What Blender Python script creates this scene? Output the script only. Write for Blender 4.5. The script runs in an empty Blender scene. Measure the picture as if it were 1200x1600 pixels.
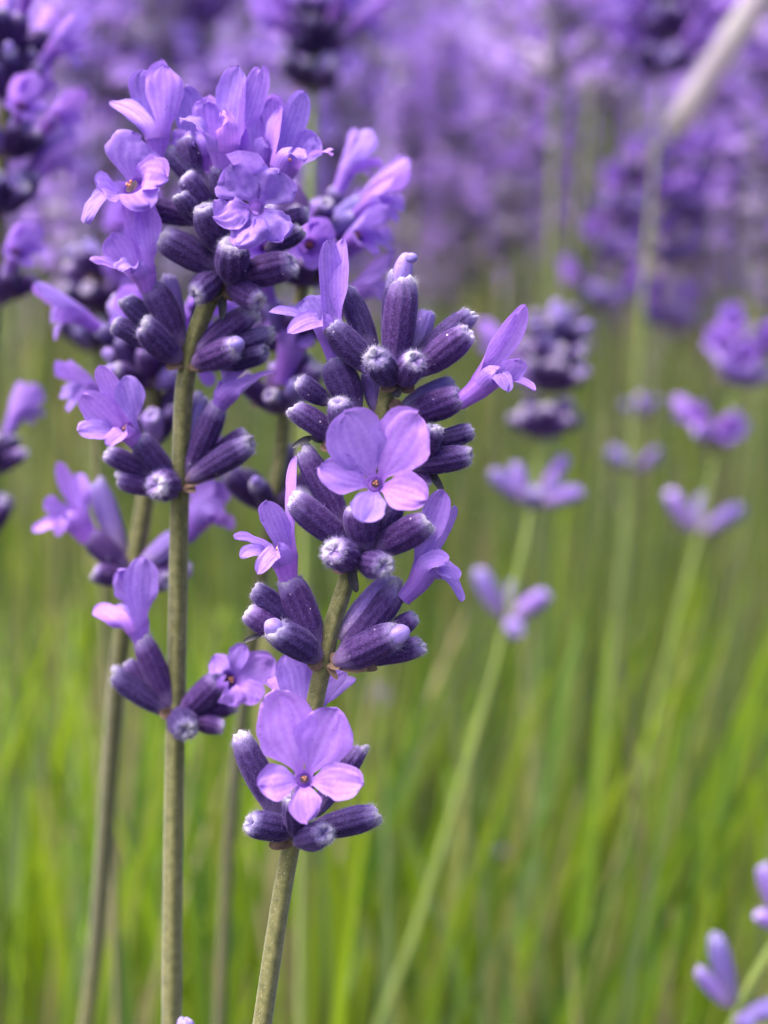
import bpy, math, random
import numpy as np
from mathutils import Vector, Matrix, noise

# ------------------------------------------------------------------ camera
SC = bpy.context.scene
FPX = 800 / math.tan(math.radians(22.5))          # focal length in photograph pixels
PITCH = math.radians(16)
CAM = Vector((0, 0, 0.50))
R_ = Vector((1, 0, 0))
U_ = Vector((0, math.sin(PITCH), math.cos(PITCH)))
F_ = Vector((0, math.cos(PITCH), -math.sin(PITCH)))
FOCUS = 0.1185
APERTURE = 0.0034

cd = bpy.data.cameras.new('camera')
cam = bpy.data.objects.new('camera', cd)
SC.collection.objects.link(cam)
cam.location = CAM
cam.rotation_euler = (math.pi / 2 - PITCH, 0, 0)
cd.sensor_fit = 'VERTICAL'
cd.sensor_height = 24
cd.lens = 12 / math.tan(math.radians(22.5))
cd.clip_start = 0.005
cd.clip_end = 2000
cd.dof.use_dof = True
cd.dof.focus_distance = FOCUS
cd.dof.aperture_fstop = cd.lens * 1e-3 / APERTURE
cd.dof.aperture_blades = 0
SC.camera = cam

# ------------------------------------------------------------------ world, sun, exposure
SUN_EL, SUN_AZ = math.radians(66), math.radians(-95)      # azimuth measured from +Y towards +X
wd = bpy.data.worlds.new('World')
SC.world = wd
wd.use_nodes = True
nt = wd.node_tree
bg = nt.nodes['Background']
sky = nt.nodes.new('ShaderNodeTexSky')
sky.sky_type = 'NISHITA'
sky.sun_disc = False
sky.sun_elevation = SUN_EL
sky.sun_rotation = SUN_AZ
sky.air_density = 0.6
sky.dust_density = 6.0
sky.ozone_density = 0.3
nt.links.new(sky.outputs[0], bg.inputs[0])
bg.inputs[1].default_value = 0.14

sd = bpy.data.lights.new('sun', 'SUN')
sd.energy = 1.05
sd.angle = math.radians(40)
sd.color = (1.0, 0.985, 0.96)
sun = bpy.data.objects.new('sun', sd)
SC.collection.objects.link(sun)
sdir = Vector((math.sin(SUN_AZ) * math.cos(SUN_EL), math.cos(SUN_AZ) * math.cos(SUN_EL), math.sin(SUN_EL)))
sun.rotation_euler = sdir.to_track_quat('Z', 'Y').to_euler()
sun.location = sdir * 3

SC.view_settings.view_transform = 'Standard'
SC.view_settings.look = 'None'
SC.view_settings.exposure = 1.95
SC.view_settings.gamma = 1
SC.view_settings.use_curve_mapping = False
SC.render.engine = 'CYCLES'
SC.cycles.use_denoising = True
SC.cycles.max_bounces = 8
SC.cycles.transmission_bounces = 6
SC.cycles.diffuse_bounces = 4

COL = SC.collection
RNG = random.Random(11)


def P(px, py, d):
    """photograph pixel + distance along the optical axis -> point in the place"""
    return CAM + F_ * d + R_ * ((px - 600) / FPX * d) - U_ * ((py - 800) / FPX * d)


def sst(a, b, x):
    t = max(0.0, min(1.0, (x - a) / (b - a)))
    return t * t * (3 - 2 * t)


# ------------------------------------------------------------------ materials
def newmat(name):
    m = bpy.data.materials.new(name)
    m.use_nodes = True
    n = m.node_tree
    n.nodes.clear()
    out = n.nodes.new('ShaderNodeOutputMaterial')
    return m, n, out


def N(n, t, **kw):
    x = n.nodes.new(t)
    for k, v in kw.items():
        setattr(x, k, v)
    return x


def ramp(n, stops):
    r = N(n, 'ShaderNodeValToRGB')
    e = r.color_ramp.elements
    e[0].position, e[0].color = stops[0][0], (*stops[0][1], 1)
    e[1].position, e[1].color = stops[-1][0], (*stops[-1][1], 1)
    for p, c in stops[1:-1]:
        k = e.new(p)
        k.color = (*c, 1)
    return r


def mixc(n, fac, a, b, mode='MIX'):
    m = N(n, 'ShaderNodeMix', data_type='RGBA', blend_type=mode)
    for sock, v in ((m.inputs[0], fac), (m.inputs[6], a), (m.inputs[7], b)):
        if isinstance(v, bpy.types.NodeSocket):
            n.links.new(v, sock)
        elif isinstance(v, (int, float)):
            sock.default_value = v
        else:
            sock.default_value = (*v, 1)
    return m.outputs[2]


def noise_tex(n, vec, scale, detail=3, rough=0.55):
    t = N(n, 'ShaderNodeTexNoise')
    t.inputs['Scale'].default_value = scale
    t.inputs['Detail'].default_value = detail
    t.inputs['Roughness'].default_value = rough
    if vec is not None:
        n.links.new(vec, t.inputs['Vector'])
    return t


def maprange(n, v, a, b, c, d):
    m = N(n, 'ShaderNodeMapRange')
    n.links.new(v, m.inputs[0])
    for i, x in enumerate((a, b, c, d)):
        m.inputs[i + 1].default_value = x
    return m.outputs[0]


def mat_petal(name, deep, mid, light, transl=0.38):
    m, n, out = newmat(name)
    uv = N(n, 'ShaderNodeUVMap')
    sep = N(n, 'ShaderNodeSeparateXYZ')
    n.links.new(uv.outputs[0], sep.inputs[0])
    geo = N(n, 'ShaderNodeNewGeometry')
    big = noise_tex(n, geo.outputs['Position'], 260, 3)
    fine = noise_tex(n, geo.outputs['Position'], 2600, 3, 0.6)
    wv = N(n, 'ShaderNodeTexWave', wave_type='BANDS', bands_direction='X')
    wv.inputs['Scale'].default_value = 1.7
    wv.inputs['Distortion'].default_value = 2.2
    wv.inputs['Detail'].default_value = 2
    wv.inputs['Detail Scale'].default_value = 1.4
    n.links.new(uv.outputs[0], wv.inputs['Vector'])
    base = mixc(n, maprange(n, big.outputs[0], 0.35, 0.68, 0, 1), deep, mid)
    v = maprange(n, wv.outputs[1], 0.1, 0.95, 0.0, 0.22)
    base = mixc(n, v, base, light)
    f2 = maprange(n, fine.outputs[0], 0.45, 0.75, 0.0, 0.35)
    base = mixc(n, f2, base, light)
    # pale throat, slightly deeper rim of the lobe
    thr = ramp(n, [(0.0, (1, 1, 1)), (0.40, (0, 0, 0)), (1.0, (0, 0, 0))])
    n.links.new(sep.outputs[1], thr.inputs[0])
    th = N(n, 'ShaderNodeMath', operation='MULTIPLY')
    n.links.new(thr.outputs[0], th.inputs[0])
    th.inputs[1].default_value = 0.7
    base = mixc(n, th.outputs[0], base, (0.33, 0.13, 0.60))
    # sparse dark specks
    vor = N(n, 'ShaderNodeTexVoronoi')
    vor.inputs['Scale'].default_value = 900
    n.links.new(geo.outputs['Position'], vor.inputs['Vector'])
    spk = maprange(n, vor.outputs['Distance'], 0.05, 0.12, 0.55, 0.0)
    base = mixc(n, spk, base, (0.13, 0.05, 0.30))
    oi = N(n, 'ShaderNodeObjectInfo')
    hsv = N(n, 'ShaderNodeHueSaturation')
    n.links.new(base, hsv.inputs['Color'])
    n.links.new(maprange(n, oi.outputs['Random'], 0, 1, 0.488, 0.512), hsv.inputs['Hue'])
    n.links.new(maprange(n, oi.outputs['Random'], 0, 1, 0.9, 1.1), hsv.inputs['Value'])
    p = N(n, 'ShaderNodeBsdfPrincipled')
    n.links.new(hsv.outputs[0], p.inputs['Base Color'])
    p.inputs['Roughness'].default_value = 0.5
    p.inputs['Specular IOR Level'].default_value = 0.35
    p.inputs['Sheen Weight'].default_value = 0.15
    p.inputs['Sheen Roughness'].default_value = 0.4
    bmp = N(n, 'ShaderNodeBump')
    bmp.inputs['Strength'].default_value = 0.25
    bmp.inputs['Distance'].default_value = 0.00012
    n.links.new(mixc(n, 0.5, fine.outputs[0], wv.outputs[1]), bmp.inputs['Height'])
    n.links.new(bmp.outputs[0], p.inputs['Normal'])
    tr = N(n, 'ShaderNodeBsdfTranslucent')
    n.links.new(hsv.outputs[0], tr.inputs['Color'])
    mx = N(n, 'ShaderNodeMixShader')
    mx.inputs[0].default_value = transl
    n.links.new(p.outputs[0], mx.inputs[1])
    n.links.new(tr.outputs[0], mx.inputs[2])
    n.links.new(mx.outputs[0], out.inputs[0])
    return m


def mat_calyx(name, stops, sheen=0.28, hairtint=(0.52, 0.40, 0.88), bump=True):
    m, n, out = newmat(name)
    tc = N(n, 'ShaderNodeTexCoord')
    sep = N(n, 'ShaderNodeSeparateXYZ')
    n.links.new(tc.outputs['Object'], sep.inputs[0])
    geo = N(n, 'ShaderNodeNewGeometry')
    ns = noise_tex(n, geo.outputs['Position'], 700, 4, 0.65)
    add = N(n, 'ShaderNodeMath', operation='ADD')
    n.links.new(sep.outputs[2], add.inputs[0])
    n.links.new(maprange(n, ns.outputs[0], 0.2, 0.8, -0.09, 0.09), add.inputs[1])
    r = ramp(n, stops)
    n.links.new(add.outputs[0], r.inputs[0])
    rib = N(n, 'ShaderNodeAttribute', attribute_name='rib')
    col = mixc(n, maprange(n, rib.outputs['Fac'], 0.35, 1.0, 0, 0.14), r.outputs[0], (0.16, 0.09, 0.32))
    fine = noise_tex(n, geo.outputs['Position'], 5000, 2, 0.6)
    col = mixc(n, maprange(n, fine.outputs[0], 0.5, 0.8, 0, 0.22), col, (0.30, 0.20, 0.50))
    mot = noise_tex(n, geo.outputs['Position'], 1500, 5, 0.7)
    col = mixc(n, maprange(n, mot.outputs[0], 0.50, 0.70, 0, 0.38), col, (0.11, 0.06, 0.24))
    vor = N(n, 'ShaderNodeTexVoronoi')
    vor.inputs['Scale'].default_value = 620
    n.links.new(geo.outputs['Position'], vor.inputs['Vector'])
    col = mixc(n, maprange(n, vor.outputs['Distance'], 0.03, 0.075, 0.7, 0.0), col, (0.62, 0.55, 0.66))
    oi = N(n, 'ShaderNodeObjectInfo')
    hsv = N(n, 'ShaderNodeHueSaturation')
    n.links.new(col, hsv.inputs['Color'])
    n.links.new(maprange(n, oi.outputs['Random'], 0, 1, 0.485, 0.515), hsv.inputs['Hue'])
    n.links.new(maprange(n, oi.outputs['Random'], 0, 1, 0.8, 1.25), hsv.inputs['Value'])
    p = N(n, 'ShaderNodeBsdfPrincipled')
    n.links.new(hsv.outputs[0], p.inputs['Base Color'])
    p.inputs['Roughness'].default_value = 0.75
    p.inputs['Specular IOR Level'].default_value = 0.2
    p.inputs['Sheen Weight'].default_value = sheen
    p.inputs['Sheen Roughness'].default_value = 0.35
    p.inputs['Sheen Tint'].default_value = (*hairtint, 1)
    if bump:
        b = N(n, 'ShaderNodeBump')
        b.inputs['Strength'].default_value = 0.6
        b.inputs['Distance'].default_value = 0.00010
        n.links.new(fine.outputs[0], b.inputs['Height'])
        n.links.new(b.outputs[0], p.inputs['Normal'])
    n.links.new(p.outputs[0], out.inputs[0])
    return m


def mat_plain(name, a, b, scale, rough=0.7, transl=0.0, sheen=0.0, bump=0.0, attr=None, spec=0.3):
    m, n, out = newmat(name)
    geo = N(n, 'ShaderNodeNewGeometry')
    ns = noise_tex(n, geo.outputs['Position'], scale, 4, 0.6)
    col = mixc(n, maprange(n, ns.outputs[0], 0.3, 0.7, 0, 1), a, b)
    if attr:
        at = N(n, 'ShaderNodeAttribute', attribute_name=attr)
        col = mixc(n, 0.9, col, at.outputs['Color'])
    p = N(n, 'ShaderNodeBsdfPrincipled')
    n.links.new(col, p.inputs['Base Color'])
    p.inputs['Roughness'].default_value = rough
    p.inputs['Specular IOR Level'].default_value = spec
    p.inputs['Sheen Weight'].default_value = sheen
    if bump:
        bm = N(n, 'ShaderNodeBump')
        bm.inputs['Strength'].default_value = 0.6
        bm.inputs['Distance'].default_value = bump
        n.links.new(ns.outputs[0], bm.inputs['Height'])
        n.links.new(bm.outputs[0], p.inputs['Normal'])
    if transl:
        tr = N(n, 'ShaderNodeBsdfTranslucent')
        n.links.new(col, tr.inputs['Color'])
        mx = N(n, 'ShaderNodeMixShader')
        mx.inputs[0].default_value = transl
        n.links.new(p.outputs[0], mx.inputs[1])
        n.links.new(tr.outputs[0], mx.inputs[2])
        n.links.new(mx.outputs[0], out.inputs[0])
    else:
        n.links.new(p.outputs[0], out.inputs[0])
    return m


M = {}
M['petal'] = mat_petal('petal_lilac', (0.285, 0.132, 0.61), (0.365, 0.185, 0.70), (0.51, 0.32, 0.84))
M['tube'] = mat_petal('corolla_tube', (0.25, 0.09, 0.50), (0.32, 0.13, 0.62), (0.42, 0.22, 0.76), 0.3)
M['calyx'] = mat_calyx('calyx_indigo', [(0.0, (0.17, 0.12, 0.13)), (0.12, (0.13, 0.085, 0.20)), (0.30, (0.025, 0.008, 0.064)),
                                        (0.80, (0.028, 0.010, 0.074)), (0.93, (0.15, 0.105, 0.27)), (1.0, (0.32, 0.29, 0.37))])
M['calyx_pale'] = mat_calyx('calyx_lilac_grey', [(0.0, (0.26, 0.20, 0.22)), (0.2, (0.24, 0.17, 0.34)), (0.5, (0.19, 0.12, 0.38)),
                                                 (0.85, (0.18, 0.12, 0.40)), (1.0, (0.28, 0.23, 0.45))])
M['bud'] = mat_petal('corolla_bud', (0.22, 0.14, 0.50), (0.30, 0.21, 0.62), (0.44, 0.34, 0.75), 0.15)
m_, n_, out_ = newmat('fuzz_white')
tc_ = N(n_, 'ShaderNodeTexCoord')
sp_ = N(n_, 'ShaderNodeSeparateXYZ')
n_.links.new(tc_.outputs['Object'], sp_.inputs[0])
rp_ = ramp(n_, [(0.0, (0.30, 0.24, 0.34)), (0.3, (0.13, 0.08, 0.30)), (0.85, (0.17, 0.115, 0.37)), (1.0, (0.58, 0.54, 0.68))])
n_.links.new(sp_.outputs[2], rp_.inputs[0])
df_, tl_, mx_ = N(n_, 'ShaderNodeBsdfDiffuse'), N(n_, 'ShaderNodeBsdfTranslucent'), N(n_, 'ShaderNodeMixShader')
n_.links.new(rp_.outputs[0], df_.inputs[0])
n_.links.new(rp_.outputs[0], tl_.inputs[0])
mx_.inputs[0].default_value = 0.4
n_.links.new(df_.outputs[0], mx_.inputs[1])
n_.links.new(tl_.outputs[0], mx_.inputs[2])
n_.links.new(mx_.outputs[0], out_.inputs[0])
M['fuzz'] = m_
M['stemfuzz'] = mat_plain('stem_fuzz', (0.50, 0.48, 0.36), (0.62, 0.60, 0.50), 900, 0.6, 0.3)
M['stem'] = mat_plain('stem_olive', (0.060, 0.066, 0.014), (0.155, 0.145, 0.050), 1100, 0.7, 0, 0.3, 0.00010)
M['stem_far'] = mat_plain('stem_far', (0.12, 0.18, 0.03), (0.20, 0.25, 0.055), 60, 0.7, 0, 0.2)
M['bract'] = mat_plain('bract_brown', (0.10, 0.055, 0.04), (0.28, 0.18, 0.12), 900, 0.7, 0.15, 0.2, 0.0001)
M['bract_dark'] = mat_plain('bract_black', (0.012, 0.010, 0.016), (0.05, 0.045, 0.06), 1200, 0.6, 0, 0.3, 0.0001)
M['anther'] = mat_plain('anther_orange', (0.55, 0.16, 0.06), (0.75, 0.38, 0.22), 4000, 0.6)
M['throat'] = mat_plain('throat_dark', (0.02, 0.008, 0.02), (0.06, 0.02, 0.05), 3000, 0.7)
M['leaf'] = mat_plain('leaf_green', (0.10, 0.21, 0.02), (0.17, 0.30, 0.035), 40, 0.5, 0.45, 0, 0, 'tint', 0.4)
M['soil'] = mat_plain('soil', (0.030, 0.026, 0.017), (0.075, 0.070, 0.045), 35, 0.95, 0, 0, 0.01)
M['litter'] = mat_plain('dry_litter', (0.28, 0.23, 0.20), (0.42, 0.36, 0.36), 200, 0.8)
M['straw'] = mat_plain('straw_pale', (0.72, 0.64, 0.72), (0.82, 0.79, 0.76), 90, 0.5, 0.45)
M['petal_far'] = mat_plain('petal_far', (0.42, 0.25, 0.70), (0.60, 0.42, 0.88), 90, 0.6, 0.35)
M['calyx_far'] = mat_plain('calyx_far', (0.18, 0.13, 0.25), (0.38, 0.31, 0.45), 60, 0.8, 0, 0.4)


# ------------------------------------------------------------------ mesh helpers
def mesh(name, verts, faces, mats, smooth=True, uvs=None, attr=None, mi=None, col=None):
    me = bpy.data.meshes.new(name)
    me.from_pydata([tuple(v) for v in verts], [], faces)
    for m in (mats if isinstance(mats, (list, tuple)) else [mats]):
        me.materials.append(m)
    if smooth:
        me.polygons.foreach_set('use_smooth', [True] * len(me.polygons))
    if mi is not None:
        me.polygons.foreach_set('material_index', mi)
    if uvs is not None:
        l = me.uv_layers.new(name='UVMap')
        vi = np.empty(len(me.loops), dtype=np.int32)
        me.loops.foreach_get('vertex_index', vi)
        l.data.foreach_set('uv', np.asarray(uvs, dtype=np.float32)[vi].ravel())
    if attr is not None:
        a = me.attributes.new(attr[0], 'FLOAT', 'POINT')
        a.data.foreach_set('value', np.asarray(attr[1], dtype=np.float32))
    if col is not None:
        a = me.color_attributes.new('tint', 'FLOAT_COLOR', 'POINT')
        a.data.foreach_set('color', np.asarray(col, dtype=np.float32).ravel())
    me.update()
    return me


def obj(name, me, parent=None, mat4=None):
    o = bpy.data.objects.new(name, me)
    COL.objects.link(o)
    if parent is not None:
        o.parent = parent
    if mat4 is not None:
        o.matrix_local = mat4
    return o


def thing(name, loc, label, cat, group=None):
    o = bpy.data.objects.new(name, None)
    o.empty_display_size = 0.01
    COL.objects.link(o)
    o.location = loc
    o['label'] = label
    o['category'] = cat
    if group:
        o['group'] = group
    return o


def catmull(pts, n=8):
    pts = [Vector(p) for p in pts]
    q = [pts[0] * 2 - pts[1]] + pts + [pts[-1] * 2 - pts[-2]]
    out = []
    for i in range(1, len(q) - 2):
        for k in range(n):
            t = k / n
            a, b, c, d = q[i - 1], q[i], q[i + 1], q[i + 2]
            out.append(0.5 * ((2 * b) + (c - a) * t + (2 * a - 5 * b + 4 * c - d) * t * t + (3 * b - a - 3 * c + d) * t ** 3))
    out.append(pts[-1])
    return out


def tube_data(path, radii, seg=10, square=0.0, cap=True):
    """swept tube -> verts, faces (square > 0 gives the four-cornered lavender stem)"""
    V, Fc = [], []
    ref = Vector((1, 0.2, 0)).normalized()
    n = len(path)
    for i, p in enumerate(path):
        t = (path[min(i + 1, n - 1)] - path[max(i - 1, 0)]).normalized()
        e1 = (ref - t * ref.dot(t)).normalized()
        e2 = t.cross(e1)
        ref = e1
        r = radii(i / (n - 1)) if callable(radii) else radii
        for k in range(seg):
            a = 2 * math.pi * k / seg
            rr = r * (1 + square * math.cos(4 * a))
            V.append(p + e1 * (math.cos(a) * rr) + e2 * (math.sin(a) * rr))
    for i in range(n - 1):
        for k in range(seg):
            a, b = i * seg + k, i * seg + (k + 1) % seg
            Fc.append((a, b, b + seg, a + seg))
    if cap:
        Fc.append(tuple(range(seg - 1, -1, -1)))
        Fc.append(tuple((n - 1) * seg + k for k in range(seg)))
    return V, Fc


# ------------------------------------------------------------------ calyx (shared meshes, unit length along z, unit diameter)
PROFILE = [(0.0, 0.13), (0.04, 0.20), (0.10, 0.28), (0.18, 0.35), (0.30, 0.43), (0.45, 0.485), (0.60, 0.50), (0.72, 0.495),
           (0.82, 0.46), (0.89, 0.415), (0.94, 0.375), (0.975, 0.32), (0.995, 0.245), (0.99, 0.20), (0.965, 0.13), (0.94, 0.0)]


def calyx_point(z, r, a, bend, seed, opening):
    rib = 0.5 + 0.5 * math.cos(11 * a)
    amp = 0.13 * sst(0.05, 0.3, z) * (1 - 0.5 * sst(0.85, 1, z))
    rr = r * (1 - amp * (1 - rib))
    rr *= 1 + 0.10 * (noise.noise(Vector((math.cos(a) * 1.6, math.sin(a) * 1.6, z * 2.6 + seed * 7))))
    zz = z
    if z > 0.88:                                           # ragged teeth round the mouth
        zz += (z - 0.88) * (0.45 * math.cos(a + seed) + 0.16 * math.cos(5 * a + seed * 2)) * opening
    off = bend * (zz * zz - 0.3 * zz)
    return Vector((rr * math.cos(a) + off, rr * math.sin(a), zz)), rib


def calyx_mesh(seed, bend, opening, mat, seg=33):
    V, A, Fc = [], [], []
    for (z, r) in PROFILE:
        for k in range(seg):
            p, rib = calyx_point(z, r, 2 * math.pi * k / seg, bend, seed, opening)
            V.append(p)
            A.append(rib)
    for j in range(len(PROFILE) - 1):
        for k in range(seg):
            a, b = j * seg + k, j * seg + (k + 1) % seg
            Fc.append((a, b, b + seg, a + seg))
    Fc.append(tuple(range(seg - 1, -1, -1)))
    return mesh('calyx', V, Fc, mat, attr=('rib', A))


def prof_r(z):
    for (z0, r0), (z1, r1) in zip(PROFILE, PROFILE[1:13]):
        if z0 <= z <= z1:
            return r0 + (r1 - r0) * (z - z0) / (z1 - z0)
    return PROFILE[12][1]


def fuzz_mesh(seed, bend, opening, n=2600):
    """fine curled hairs, denser and longer at the woolly mouth"""
    rg = random.Random(seed * 31 + 5)
    V, Fc = [], []
    for i in range(n):
        tip = i < n * 0.2
        z = rg.uniform(0.93, 0.995) if tip else rg.uniform(0.03, 0.95)
        a = rg.uniform(0, 2 * math.pi)
        p, rib = calyx_point(z, prof_r(z), a, bend, seed, opening)
        if not tip and rib < 0.35 and rg.random() < 0.5:
            continue
        rad = Vector((math.cos(a), math.sin(a), 0))
        tan = Vector((-math.sin(a), math.cos(a), 0))
        # x,y are in widths (about 2.8 mm), z in lengths (about 7 mm)
        L = rg.uniform(0.06, 0.15) if not tip else rg.uniform(0.06, 0.14)
        if rg.random() < 0.12:
            L *= 1.9
        d = rad * rg.uniform(0.35, 1.0) + tan * rg.uniform(-0.7, 0.7) + Vector((0, 0, rg.uniform(0.0, 0.5) if not tip else rg.uniform(-0.25, 0.35)))
        if tip and rg.random() < 0.4:
            d -= rad * 1.4
        d.normalize()
        c = tan * rg.uniform(-0.6, 0.6) + rad * rg.uniform(-0.5, 0.3)
        w = tan * 0.0027 + Vector((0, 0, 0.0006))
        q = p + d * L * 0.55
        e = p + (d + c * 0.6).normalized() * L
        b = len(V)
        V += [p - w, p + w, q - w * 0.8, q + w * 0.8, e]
        Fc += [(b, b + 1, b + 3, b + 2), (b + 2, b + 3, b + 4)]
    return mesh('fuzz', V, Fc, M['fuzz'])


CAL = []
for s, (bend, op) in enumerate([(0.0, 1.0), (0.10, 0.8), (-0.12, 1.1), (0.05, 0.5), (0.16, 0.9), (-0.05, 0.7)]):
    CAL.append((calyx_mesh(s + 1, bend, op, M['calyx']), fuzz_mesh(s + 1, bend, op), bend))
CALP = [(calyx_mesh(s + 11, b, 0.8, M['calyx_pale']), fuzz_mesh(s + 11, b, 0.8), b) for s, b in enumerate((0.08, -0.08))]
# plain version for stalks far out of focus
CALM = [calyx_mesh(s + 21, b, 0.7, M['calyx'], 14) for s, b in enumerate((0.0, 0.12, -0.1))]
CALMP = [calyx_mesh(s + 31, b, 0.7, M['calyx_pale'], 14) for s, b in enumerate((0.1, -0.1))]


def bud_mesh(r=0.27, h=0.17, seg=14):
    V, Fc = [], []
    for j in range(9):
        t = math.pi * j / 8
        for k in range(seg):
            a = 2 * math.pi * k / seg
            rr = r * math.sin(t) * (1 + 0.08 * math.cos(4 * a))
            V.append(Vector((rr * math.cos(a), rr * math.sin(a), -h * math.cos(t))))
    for j in range(8):
        for k in range(seg):
            a, b = j * seg + k, j * seg + (k + 1) % seg
            Fc.append((a, b, b + seg, a + seg))
    uv = [(v.x, v.z * 2 + .6) for v in V]
    return mesh('bud', V, Fc, M['bud'], uvs=uv)


BUD = bud_mesh()


def axis_matrix(base, tip, wx, roll):
    d = tip - base
    L = d.length
    q = d.to_track_quat('Z', 'Y')
    m = Matrix.Translation(base) @ q.to_matrix().to_4x4() @ Matrix.Rotation(roll, 4, 'Z')
    return m @ Matrix.Diagonal((wx, wx, L, 1))


def add_calyx(root, base, tip, width, rg, pale=False, bud=False, fuzz=True, far=False):
    """base and tip in the root's own space"""
    m = axis_matrix(base, tip, width, rg.uniform(0, 6.28))
    if far:
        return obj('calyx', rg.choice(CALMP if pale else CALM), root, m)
    me, fz, bend = rg.choice(CALP if pale else CAL)
    o = obj('calyx', me, root, m)
    if fuzz:
        f = obj('fuzz', fz, o)
        f['kind'] = 'stuff'
    if bud:
        obj('bud', BUD, o, Matrix.Translation((bend * 0.7 + 0.05, 0.06, 1.0)))
    return o


# ------------------------------------------------------------------ petals and corollas
def petal_mesh(p0, t0, p2, h0, w, W0, nrm, cup=0.25, ruffle=0.06, seed=0, NJ=12, NI=4, shape=0.62, mat=None, notch=0.0, name='petal'):
    """one lobe: centre line p0 -> p2 leaving along t0, half width h0 growing to w/2"""
    L = (p2 - p0).length
    p1 = p0 + t0 * (0.45 * L)
    V, UV, Fc = [], [], []
    lastW = W0.normalized()
    cols = 2 * NI + 1
    for j in range(NJ + 1):
        s = 1 - (1 - j / NJ) ** 1.5
        c = p0 * (1 - s) ** 2 + p1 * (2 * s * (1 - s)) + p2 * s * s
        tan = ((p1 - p0) * (1 - s) + (p2 - p1) * s).normalized()
        W1 = nrm.cross(tan)
        if W1.length < 1e-6:
            W1 = lastW.copy()
        W1.normalize()
        if W1.dot(lastW) < 0:
            W1 = -W1
        k = sst(0.0, 0.55, s)
        Wd = (lastW * (1 - k) + W1 * k)
        Wd = (Wd - tan * Wd.dot(tan))
        if Wd.length < 1e-6:
            Wd = W1
        Wd.normalize()
        nn = tan.cross(Wd).normalized()
        if nn.dot(nrm) < 0:
            nn = -nn
        if s < shape:
            g = sst(0, shape, s)
            h = h0 + (w / 2 - h0) * g
        else:
            x = (s - shape) / (1 - shape)
            h = w / 2 * max(0.0, 1 - x ** 2.3) ** 0.5
        for i in range(cols):
            u = (i - NI) / NI
            ns = noise.noise(Vector((u * 1.3 + seed * 3.7, s * 2.1, seed * 1.9)))
            n2 = noise.noise(Vector((u * 3.1 + seed * 5.1, s * 4.3, seed * 0.7)))
            hh = h * (1 + 0.16 * n2 * s)
            lift = nn * (cup * h * u * u * (0.4 + 0.6 * s) + ruffle * w * (ns * 1.2 + 0.7 * n2 * abs(u)) * s)
            back = tan * (-(notch * w) * (1 - abs(u)) * sst(0.7, 1, s)) if notch else Vector((0, 0, 0))
            V.append(c + Wd * (hh * u) + lift + back)
            UV.append((u * 0.5 + 0.5, s))
    for j in range(NJ):
        for i in range(cols - 1):
            a = j * cols + i
            Fc.append((a, a + 1, a + cols + 1, a + cols))
    return mesh(name, V, Fc, mat or M['petal'], uvs=UV)


def lobe_mesh(throat, Tt, rad, r1, Lt, phi, end, w, nrm, cup, ruffle, seed, NJ, NI, notch):
    """a corolla lobe: its lower rows wrap the tube, its upper rows open into the free petal"""
    p0 = throat + rad * r1 - Tt * Lt
    p1 = throat + rad * (r1 * 1.25) + Tt * (r1 * 0.35)
    W0 = Tt.cross(rad).normalized()
    V, UV, Fc = [], [], []
    cols = 2 * NI + 1
    sh = 0.66
    for j in range(NJ + 1):
        s = 1 - (1 - j / NJ) ** 1.45
        c = p0 * (1 - s) ** 2 + p1 * (2 * s * (1 - s)) + end * s * s
        tan = ((p1 - p0) * (1 - s) + (end - p1) * s).normalized()
        W1 = nrm.cross(tan)
        W1 = W1.normalized() if W1.length > 1e-6 else W0.copy()
        if W1.dot(W0) < 0:
            W1 = -W1
        k = sst(0.12, 0.6, s)
        Wd = W0 * (1 - k) + W1 * k
        Wd = Wd - tan * Wd.dot(tan)
        Wd = Wd.normalized() if Wd.length > 1e-6 else W1
        nn = tan.cross(Wd).normalized()
        if nn.dot(nrm) < 0:
            nn = -nn
        h0 = r1 * math.sin(phi)
        if s < sh:
            h = h0 + (w / 2 - h0) * sst(0.22, sh + 0.04, s)
        else:
            x = (s - sh) / (1 - sh)
            h = w / 2 * max(0.0, 1 - x ** 2.6) ** 0.5
        for i in range(cols):
            u = (i - NI) / NI
            n1 = noise.noise(Vector((u * 1.1 + seed * 3.7, s * 2.0, seed * 1.9)))
            n2 = noise.noise(Vector((u * 2.7 + seed * 5.1, s * 4.6, seed * 0.7)))
            n3 = noise.noise(Vector((u * 5.5 + seed * 2.3, s * 9.0, seed * 4.1)))
            su = math.sin(phi * u) / math.sin(phi) * (1 - k) + u * k
            hh = h * (1 + (0.20 * n2 + 0.10 * n3) * k)
            q = c + Wd * (hh * su) - rad * (r1 * (1 - math.cos(phi * u)) * (1 - k))
            q += nn * (k * (cup * h * u * u + ruffle * w * (1.3 * n1 + (0.8 * n2 + 0.45 * n3) * (0.3 + abs(u))) * s))
            q -= tan * (notch * w * (1 - abs(u)) ** 1.3 * sst(0.75, 1, s))
            q += tan * (0.10 * w * n2 * sst(0.6, 1, s))
            V.append(q)
            UV.append((u * 0.5 + 0.5, s))
    for j in range(NJ):
        for i in range(cols - 1):
            a = j * cols + i
            Fc.append((a, a + 1, a + cols + 1, a + cols))
    return mesh('petal', V, Fc, M['petal'], uvs=UV)


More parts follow.
